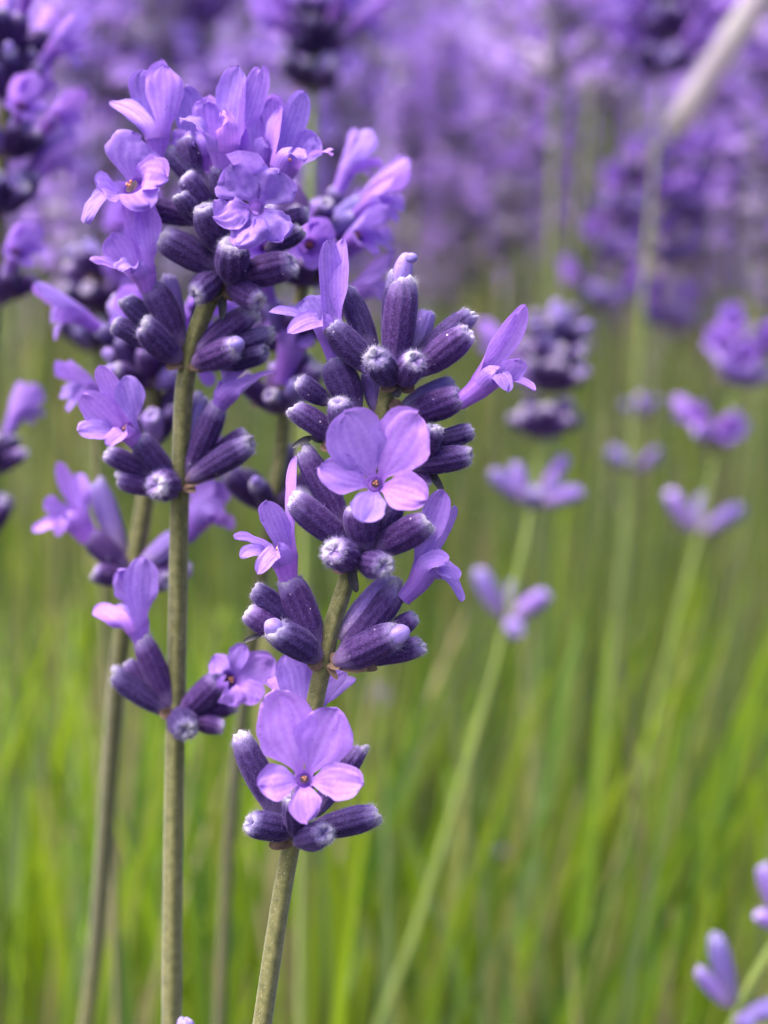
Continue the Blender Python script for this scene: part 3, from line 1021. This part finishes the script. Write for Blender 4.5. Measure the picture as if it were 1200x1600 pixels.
D = Stalk('lavender_stalk', [(340, 1640), (360, 1300), (395, 1000), (425, 800), (440, 700), (448, 600), (462, 500), (482, 400), (490, 350)],
          lambda y: 0.150 + 0.05 * sst(780, 1500, y), 'blurred lavender spike in bloom tucked between the two nearest spikes', 16, fuzz=False, seed=33)
D.whorl(490, 372, 9, 5)
D.whorl(474, 440, 10, 6)
D.whorl(455, 540, 10, 3, rot=20)
D.whorl(442, 640, 8, 1, rot=70)
D.whorl(425, 790, 7, 1, rot=110)
D.flower((470, 440), (496, 380), 1, 1.6, [(500, 330, 1.6, 40, (0, .1, 1), .2), (530, 340, 1, 36, (.2, .2, 1), .2), (556, 378, 1.6, 26, (.2, .7, .7), .2), (520, 400, 3, 36, (0, .5, .9), .2)], 14, 20, False)
D.flower((440, 600), (462, 520), 2, 3, [(424, 488, 3, 46, (0, .3, 1), .2), (480, 470, 2.4, 50, (.2, .2, 1), .2), (440, 520, 4, 36, (0, .6, .8), .2), (472, 536, 4, 36, (0, .6, .8), .2)], 14, 20, False)

Q = Stalk('lavender_stalk', [(185, 1640), (176, 1300), (160, 900), (150, 650), (155, 520), (165, 440)],
          lambda y: 0.20, 'blurred lavender spike of closed violet buds left of the tall flowering spike', 11, fuzz=False, seed=41)
Q.whorl(150, 545, 9, 0, 1.1)
Q.whorl(160, 480, 10, 1, 1.15)
Q.whorl(170, 430, 8, 2, 1.1)

# left edge
I1 = Stalk('lavender_stalk', [(-200, 1640), (-110, 1200), (-34, 850), (-15, 600), (0, 300), (8, 160), (12, 80)],
           lambda y: 0.172, 'blurred spike in full bloom beside the spike of closed violet buds', 18, fuzz=False, seed=55)
I1.whorl(-28, 838, 9, 0, rot=15)
I1.whorl(-22, 735, 9, 1)
I1.whorl(-6, 470, 9, 1)
I1.whorl(2, 330, 10, 3)
I1.whorl(8, 240, 10, 5)
I1.whorl(12, 150, 10, 5)
I1.whorl(14, 90, 8, 4)

# right-hand stalks, about twice as far
E = Stalk('lavender_stalk', [(575, 1640), (640, 1480), (710, 1260), (790, 980), (835, 770), (850, 650), (862, 560), (866, 500)],
          lambda y: 0.235, 'blurred lavender spike of spaced bud rings on a long leaning yellow-green stem', 14, fuzz=False, far=True, seed=61)
E.whorl(865, 535, 10, 0, 1.1, up=(30, 70))
E.whorl(861, 568, 13, 0, 1.15)
E.whorl(856, 608, 13, 1, 1.15)
E.whorl(850, 680, 12, 0, 1.15)
for a in ((818, 784, 767, 736, 30, 1), (824, 780, 803, 724, 27, -1), (838, 788, 910, 767, 30, 1), (842, 776, 884, 712, 28, -1), (830, 790, 838, 768, 30, 5), (842, 784, 872, 748, 26, 0),
          (786, 966, 746, 890, 34, 0.5), (800, 966, 855, 925, 35, 0.5), (794, 974, 810, 984, 34, 4.5), (796, 966, 806, 905, 26, -2)):
    E.calyx(*a, pale=True)

FF = Stalk('lavender_stalk', [(905, 1640), (960, 1400), (1040, 1040), (1088, 850), (1112, 740), (1140, 640), (1165, 540), (1170, 510)],
           lambda y: 0.275, 'blurred lavender spike with a V of two pale buds below its flowering head', 11, fuzz=False, far=True, seed=67)
FF.whorl(1166, 548, 10, 3, 1.1)
FF.whorl(1150, 600, 10, 3, 1.1, True)
FF.whorl(1126, 690, 9, 3, 1.05, True)
for a in ((1084, 832, 1044, 768, 30, 0.5), (1094, 834, 1160, 790, 30, 0.5), (1088, 830, 1100, 770, 24, -2)):
    FF.calyx(*a, pale=True)

G = Stalk('lavender_stalk', [(880, 1640), (920, 1300), (965, 950), (990, 730), (1000, 640)],
          lambda y: 0.31, 'faint thin lavender stalk with one small ring of pale buds', 6, fuzz=False, far=True, seed=71)
G.whorl(992, 735, 5, 0, 1.2, True, up=(20, 50))
G.whorl(1000, 645, 4, 0, 0.9, True)

H = Stalk('lavender_stalk', [(1100, 1760), (1148, 1585), (1225, 1445), (1285, 1310), (1320, 1200)],
          lambda y: 0.185, 'low pale blue-violet lavender buds on a short stalk in the green foliage', 14, fuzz=False, far=True, seed=77)
for a in ((1146, 1570, 1116, 1462, 36, 0.3), (1140, 1574, 1088, 1514, 28, 0.3), (1150, 1595, 1225, 1568, 34, 0.5), (1146, 1592, 1180, 1602, 32, 2),
          (1222, 1440, 1190, 1350, 34, 0), (1225, 1450, 1182, 1425, 30, 0.5)):
    H.calyx(*a, pale=True)
H.whorl(1310, 1240, 8, 1, 1.0, True)

L1 = Stalk('lavender_stalk', [(292, 1800), (291, 1680), (290, 1640)], lambda y: 0.112, 'tip of a low lavender bud just below the upright stem', 12, fuzz=False, seed=78, lean=(0, -0.01))
L1.calyx(290, 1650, 290, 1592, 34, 0, 0, pale=True)
L1.calyx(292, 1660, 330, 1622, 32, 0, 0, pale=True)

for k, (x, y, lb) in enumerate(((775, 1335, 'low stub of pale withered buds right of the leaning yellow-green stem'), (522, 1350, 'low stub of pale withered buds just behind the lowest open flower'),
                                (590, 1100, 'low stub of pale withered buds between sharp spike and leaning stem'))):
    W_ = Stalk('withered_stalk', [(x - 25, 1660), (x - 10, (y + 1600) / 2), (x, y)], lambda y: 0.36, lb, 9, fuzz=False, far=True, group='withered stubs in the foliage', seed=300 + k)
    W_.whorl(x, y, 6, 0, 0.85, True, up=(10, 70))

K1 = Stalk('lavender_stalk', [(860, 1640), (900, 1100), (930, 700), (945, 480), (965, 380), (985, 280), (990, 245)],
           lambda y: 0.35, 'hazy lavender head with a separate lower flower ring, left of its twin', 6, fuzz=False, far=True, seed=81)
K1.whorl(988, 285, 10, 4, 1.25)
K1.whorl(978, 340, 10, 5, 1.3, True)
K1.whorl(962, 405, 10, 4, 1.2, True)
K1.whorl(942, 480, 9, 4, 1.2, True)
K2 = Stalk('lavender_stalk', [(960, 1640), (1000, 1100), (1030, 760), (1048, 520), (1060, 420), (1072, 300), (1075, 255)],
           lambda y: 0.36, 'hazy lavender head of pale violet rings beside its twin, lowest ring apart', 6, fuzz=False, far=True, seed=83)
K2.whorl(1074, 290, 10, 4, 1.3)
K2.whorl(1068, 345, 10, 4, 1.3, True)
K2.whorl(1060, 410, 10, 3, 1.25, True)
K2.whorl(1046, 510, 9, 3, 1.25, True)
J = Stalk('lavender_stalk', [(470, 1640), (475, 1000), (480, 500), (488, 200), (492, 90), (494, 30)],
          lambda y: 0.225, 'dark violet lavender head with bright petals rising behind the tallest spike', 14, fuzz=False, far=True, seed=87)
J.whorl(490, 140, 10, 1, 1.1, rot=10)
J.whorl(492, 85, 10, 6, 1.1)
J.whorl(494, 30, 9, 6, 1.1)
N1 = Stalk('lavender_stalk', [(900, 1640), (960, 1000), (1010, 400), (1035, 130), (1050, 40), (1055, -20)],
           lambda y: 0.30, 'bright lilac lavender head in bloom beside the pale straw blade', 6, fuzz=False, far=True, seed=89)
N1.whorl(1032, 120, 9, 6, 1.3)
N1.whorl(1045, 60, 10, 7, 1.4)
N1.whorl(1054, 0, 9, 7, 1.3)

# ================================================================== pale straw blade, upper right
def blade_obj(name, path, w, label):
    pts = catmull(path, 6)
    base = pts[0].copy()
    V, Fc = [], []
    n = len(pts)
    for i, p in enumerate(pts):
        t = (pts[min(i + 1, n - 1)] - pts[max(i - 1, 0)]).normalized()
        s = t.cross(F_).normalized()
        nn = s.cross(t)
        u = i / (n - 1)
        h = w / 2 * (0.25 + 0.75 * sst(0.35, 0.6, u)) * (1 - 0.7 * sst(0.85, 1, u))
        q = p - base
        V += [q - s * h, q + nn * h * 0.35, q + s * h, q - nn * h * 0.05]
    for i in range(n - 1):
        for k in range(4):
            a_, b_ = i * 4 + k, i * 4 + (k + 1) % 4
            Fc.append((a_, b_, b_ + 4, a_ + 4))
    o = obj(name, mesh(name, V, Fc, M['straw']))
    o.location = base
    o['label'] = label
    o['category'] = 'grass blade'


g0 = P(1075, 900, 0.75)
blade_obj('straw_blade', [Vector((g0.x, g0.y + 0.05, 0)), Vector((g0.x, g0.y + 0.02, 0.22)), P(1040, 520, 0.60), P(1008, 285, 0.36), P(1052, 205, 0.30), P(1115, 105, 0.28), P(1180, 5, 0.265), P(1245, -95, 0.255)],
          0.0062, 'pale whitish dry straw blade leaning across the lavender heads')

# ================================================================== the flowering mass behind
def head_data(seed):
    """low-detail lavender head, about 50 mm: verts, faces, material index (0 calyx, 1 petal)"""
    rg = random.Random(seed)
    V, Fc, Mi = [], [], []

    def cal(b, d, L, w):
        z = d.normalized()
        x = z.orthogonal().normalized()
        y = z.cross(x)
        o = len(V)
        for t, r in ((0, .2), (.3, .45), (.7, .5), (1, .25)):
            for k in range(6):
                a = k * math.pi / 3
                V.append(b + z * (L * t) + (x * math.cos(a) + y * math.sin(a)) * (r * w))
        for j in range(3):
            for k in range(6):
                p, q = o + j * 6 + k, o + j * 6 + (k + 1) % 6
                Fc.append((p, q, q + 6, p + 6))
                Mi.append(0)
        Fc.append(tuple(o + 18 + k for k in range(6)))
        Mi.append(0)

    def pet(b, d, up, L, w):
        t = d.normalized()
        s = t.cross(up)
        if s.length < 1e-5:
            s = t.orthogonal()
        s.normalize()
        nn = s.cross(t)
        o = len(V)
        for u, h, lf in ((0, .25, 0), (.45, .8, .12), (.8, 1.0, .1), (1, .45, -.05)):
            c = b + t * (L * u) + nn * (lf * L)
            V.extend([c - s * (w / 2 * h) + nn * w * .1, c, c + s * (w / 2 * h) + nn * w * .1])
        for j in range(3):
            for i in range(2):
                p = o + j * 3 + i
                Fc.append((p, p + 1, p + 4, p + 3))
                Mi.append(1)

    nw = rg.randint(5, 7)
    zs = [0.0] + [0.010 + k * 0.0075 * rg.uniform(0.9, 1.15) for k in range(nw)]
    for zi, z in enumerate(zs):
        n = rg.randint(7, 10) if zi else rg.randint(4, 8)
        r0 = rg.uniform(0, 6.28)
        for k in range(n):
            a = r0 + 6.283 * (k + rg.uniform(-.3, .3)) / n
            e = math.radians(rg.uniform(20, 60) + 15 * zi / len(zs))
            d = Vector((math.cos(a) * math.cos(e), math.sin(a) * math.cos(e), math.sin(e)))
            c = Vector((0, 0, z + rg.uniform(-.001, .001)))
            L = rg.uniform(.0062, .0082)
            cal(c + d * 0.0008, d, L, rg.uniform(.0028, .0035))
            if rg.random() < 0.55:
                tp = c + d * L
                dv = (d + Vector((0, 0, .5))).normalized()
                pet(tp - d * .001, dv, Vector((math.cos(a), math.sin(a), 0)), .0058, .0026)
                th = tp + dv * .004
                o_ = Vector((math.cos(a), math.sin(a), 0))
                sd_ = Vector((-math.sin(a), math.cos(a), 0))
                for q in range(5):
                    if q < 2:
                        dd = dv + sd_ * (0.55 if q else -.55)
                        pet(th, dd, o_, .0052, .0046)
                    else:
                        dd = o_ + sd_ * (q - 3) * 0.9 + Vector((0, 0, rg.uniform(-.4, .2)))
                        pet(th, dd, Vector((0, 0, 1)), .0044, .0032)
    return V, Fc, Mi


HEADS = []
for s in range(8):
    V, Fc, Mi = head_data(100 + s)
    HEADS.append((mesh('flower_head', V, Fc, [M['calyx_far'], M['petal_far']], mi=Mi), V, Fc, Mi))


def far_stalk(px, py, d, idx, label, group):
    c = P(px, py, d)
    lean = Vector((RNG.uniform(-0.12, 0.12), RNG.uniform(-0.1, 0.1), 1)).normalized()
    sc = RNG.uniform(0.9, 1.35)
    low = c - lean * 0.025 * sc
    base = Vector((low.x - lean.x * low.z * RNG.uniform(0.6, 1.4), low.y - lean.y * low.z, 0))
    root = thing('lavender_stalk', base, label, 'lavender', group)
    pts = catmull([Vector((0, 0, -0.01)), (low - base) * 0.55 + Vector((RNG.uniform(-.015, .015), 0, 0)), low - base, c + lean * 0.02 * sc - base], 4)
    V, Fc = tube_data(pts, lambda t: 0.0013 - 0.0004 * t, 5, 0)
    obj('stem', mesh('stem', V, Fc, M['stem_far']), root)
    q = lean.to_track_quat('Z', 'Y').to_matrix().to_4x4()
    obj('flower_head', HEADS[idx % 8][0], root, Matrix.Translation(low - base) @ q @ Matrix.Rotation(RNG.uniform(0, 6.28), 4, 'Z') @ Matrix.Diagonal((sc, sc, sc, 1)))


for i in range(240):
    d = 0.30 + 0.70 * RNG.random() ** 1.3
    px = RNG.uniform(-220, 1420)
    py = -130 + 560 * RNG.random() ** 1.05
    if d < 0.5:
        py = min(py, 300)
        if 560 < px < 900 and RNG.random() < 0.5:
            d += 0.25
    if d > 0.55 and RNG.random() < 0.35:
        py = RNG.uniform(300, 490)
    if 870 < px < 1140 and py > 120 and d < 0.55:
        d += 0.25
    far_stalk(px, py, d, i, 'small blurred lavender stalk in the dense flowering bed behind', 'lavender stalks of the bed behind')

for i, (px, py, d) in enumerate(((615, -20, 0.62), (640, 20, 0.7), (600, 30, 0.8), (660, -30, 0.75), (630, -60, 0.9))):
    far_stalk(px, py, d, i, 'small blurred lavender stalk in the dense flowering bed behind', 'lavender stalks of the bed behind')

# farther stalks nobody could count
def far_mass(n, y0, y1, seed):
    rg = random.Random(seed)
    VV, FF_, MM = [], [], []
    off = 0
    arrs = [np.array([tuple(v) for v in h[1]]) for h in HEADS]
    stemv = np.array([(-.0013, 0, -0.5), (.0013, 0, -0.5), (.0009, 0, 0.03), (-.0009, 0, 0.03), (0, -.0013, -0.5), (0, .0013, -0.5), (0, .0009, 0.03), (0, -.0009, 0.03)])
    for i in range(n):
        y = rg.uniform(y0, y1)
        x = rg.uniform(-0.55, 0.55) * (y * 0.95 + 0.25)
        z = 0.50 + y * rg.uniform(-0.10, 0.20)
        h = rg.randrange(8)
        a, s = rg.uniform(0, 6.28), rg.uniform(1.0, 1.5)
        R = np.array([[math.cos(a), -math.sin(a), 0], [math.sin(a), math.cos(a), 0], [rg.uniform(-.2, .2), rg.uniform(-.2, .2), 1]]).T
        v = arrs[h] @ R.T * s + np.array([x, y, z])
        VV.append(v)
        FF_ += [tuple(q + off for q in f) for f in HEADS[h][2]]
        MM += HEADS[h][3]
        off += len(v)
        st = stemv.copy()
        st[st[:, 2] < 0, 2] = -z
        VV.append(st + np.array([x, y, z]))
        FF_ += [(off, off + 1, off + 2, off + 3), (off + 4, off + 5, off + 6, off + 7)]
        MM += [2, 2]
        off += 8
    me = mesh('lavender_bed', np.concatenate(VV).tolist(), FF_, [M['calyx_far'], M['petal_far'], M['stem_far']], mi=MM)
    o = obj('lavender_bed', me)
    o['kind'] = 'stuff'
    o['label'] = 'far mass of blooming lavender reaching back across the bed'
    o['category'] = 'lavender'


far_mass(620, 1.0, 2.6, 7)

# ================================================================== green foliage: narrow leaves and flowerless stems
def foliage(n, seed):
    rg = random.Random(seed)
    VV, FF_, CC = [], [], []
    tints = [(0.33, 0.48, 0.02), (0.26, 0.42, 0.025), (0.38, 0.50, 0.03), (0.12, 0.23, 0.04), (0.24, 0.33, 0.13), (0.36, 0.38, 0.10), (0.42, 0.36, 0.19)]
    for i in range(n):
        d = 0.24 + 1.3 * rg.random() ** 1.4
        px = rg.uniform(-250, 1450)
        ytop = 500 + 1200 * rg.random() ** 0.85
        wide = 1.0
        if i < 170:
            d = rg.uniform(0.22, 0.34)
            ytop = rg.uniform(1000, 1620)
            wide = 1.5
        elif i < 300:
            d = rg.uniform(0.55, 1.3)
            ytop = rg.uniform(-80, 480)
            wide = 2.2
        elif d < 0.36:
            ytop = max(ytop, 950)
        if px > 560 and px < 1150 and ytop < 1350 and rg.random() < 0.25:
            ytop = rg.uniform(1350, 1700)
        top = P(px, ytop, d)
        if top.z < 0.03 or (top.z > 0.52 and wide < 2):
            continue
        H_ = min(top.z, rg.uniform(0.10, 0.42)) if wide < 2 else top.z
        lean = rg.gauss(0.10, 0.16)
        base = Vector((top.x - lean * H_, top.y + rg.gauss(0, 0.12) * H_, max(0, top.z - H_)))
        if base.z > 0 and rg.random() < 0.5:
            base.z = 0
        w = rg.uniform(0.0014, 0.0040) * wide
        ang = rg.uniform(-0.9, 0.9)
        side = Vector((math.cos(ang), math.sin(ang), 0))
        nn = Vector((-math.sin(ang), math.cos(ang), 0))
        v_ = rg.uniform(0.6, 1.3)
        c = [x * v_ for x in rg.choice(tints if wide < 2 else tints[4:])]
        bow = Vector((rg.gauss(0, .04), rg.gauss(0, .04), 0)) * H_
        b = len(VV)
        K = 5
        for k in range(K + 1):
            t = k / K
            p = base.lerp(top, t) + bow * (4 * t * (1 - t))
            h = w * (0.55 + 0.9 * t - 1.35 * t * t) if t < 1 else w * 0.08
            VV += [p - side * h, p + nn * h * 0.4, p + side * h]
            CC += [(*c, 1)] * 3
        for k in range(K):
            q = b + k * 3
            FF_ += [(q, q + 1, q + 4, q + 3), (q + 1, q + 2, q + 5, q + 4)]
    o = obj('foliage', mesh('foliage', VV, FF_, M['leaf'], col=CC))
    o['kind'] = 'stuff'
    o['label'] = 'bright green narrow lavender leaves and shoots rising from the ground'
    o['category'] = 'foliage'


foliage(3000, 3)
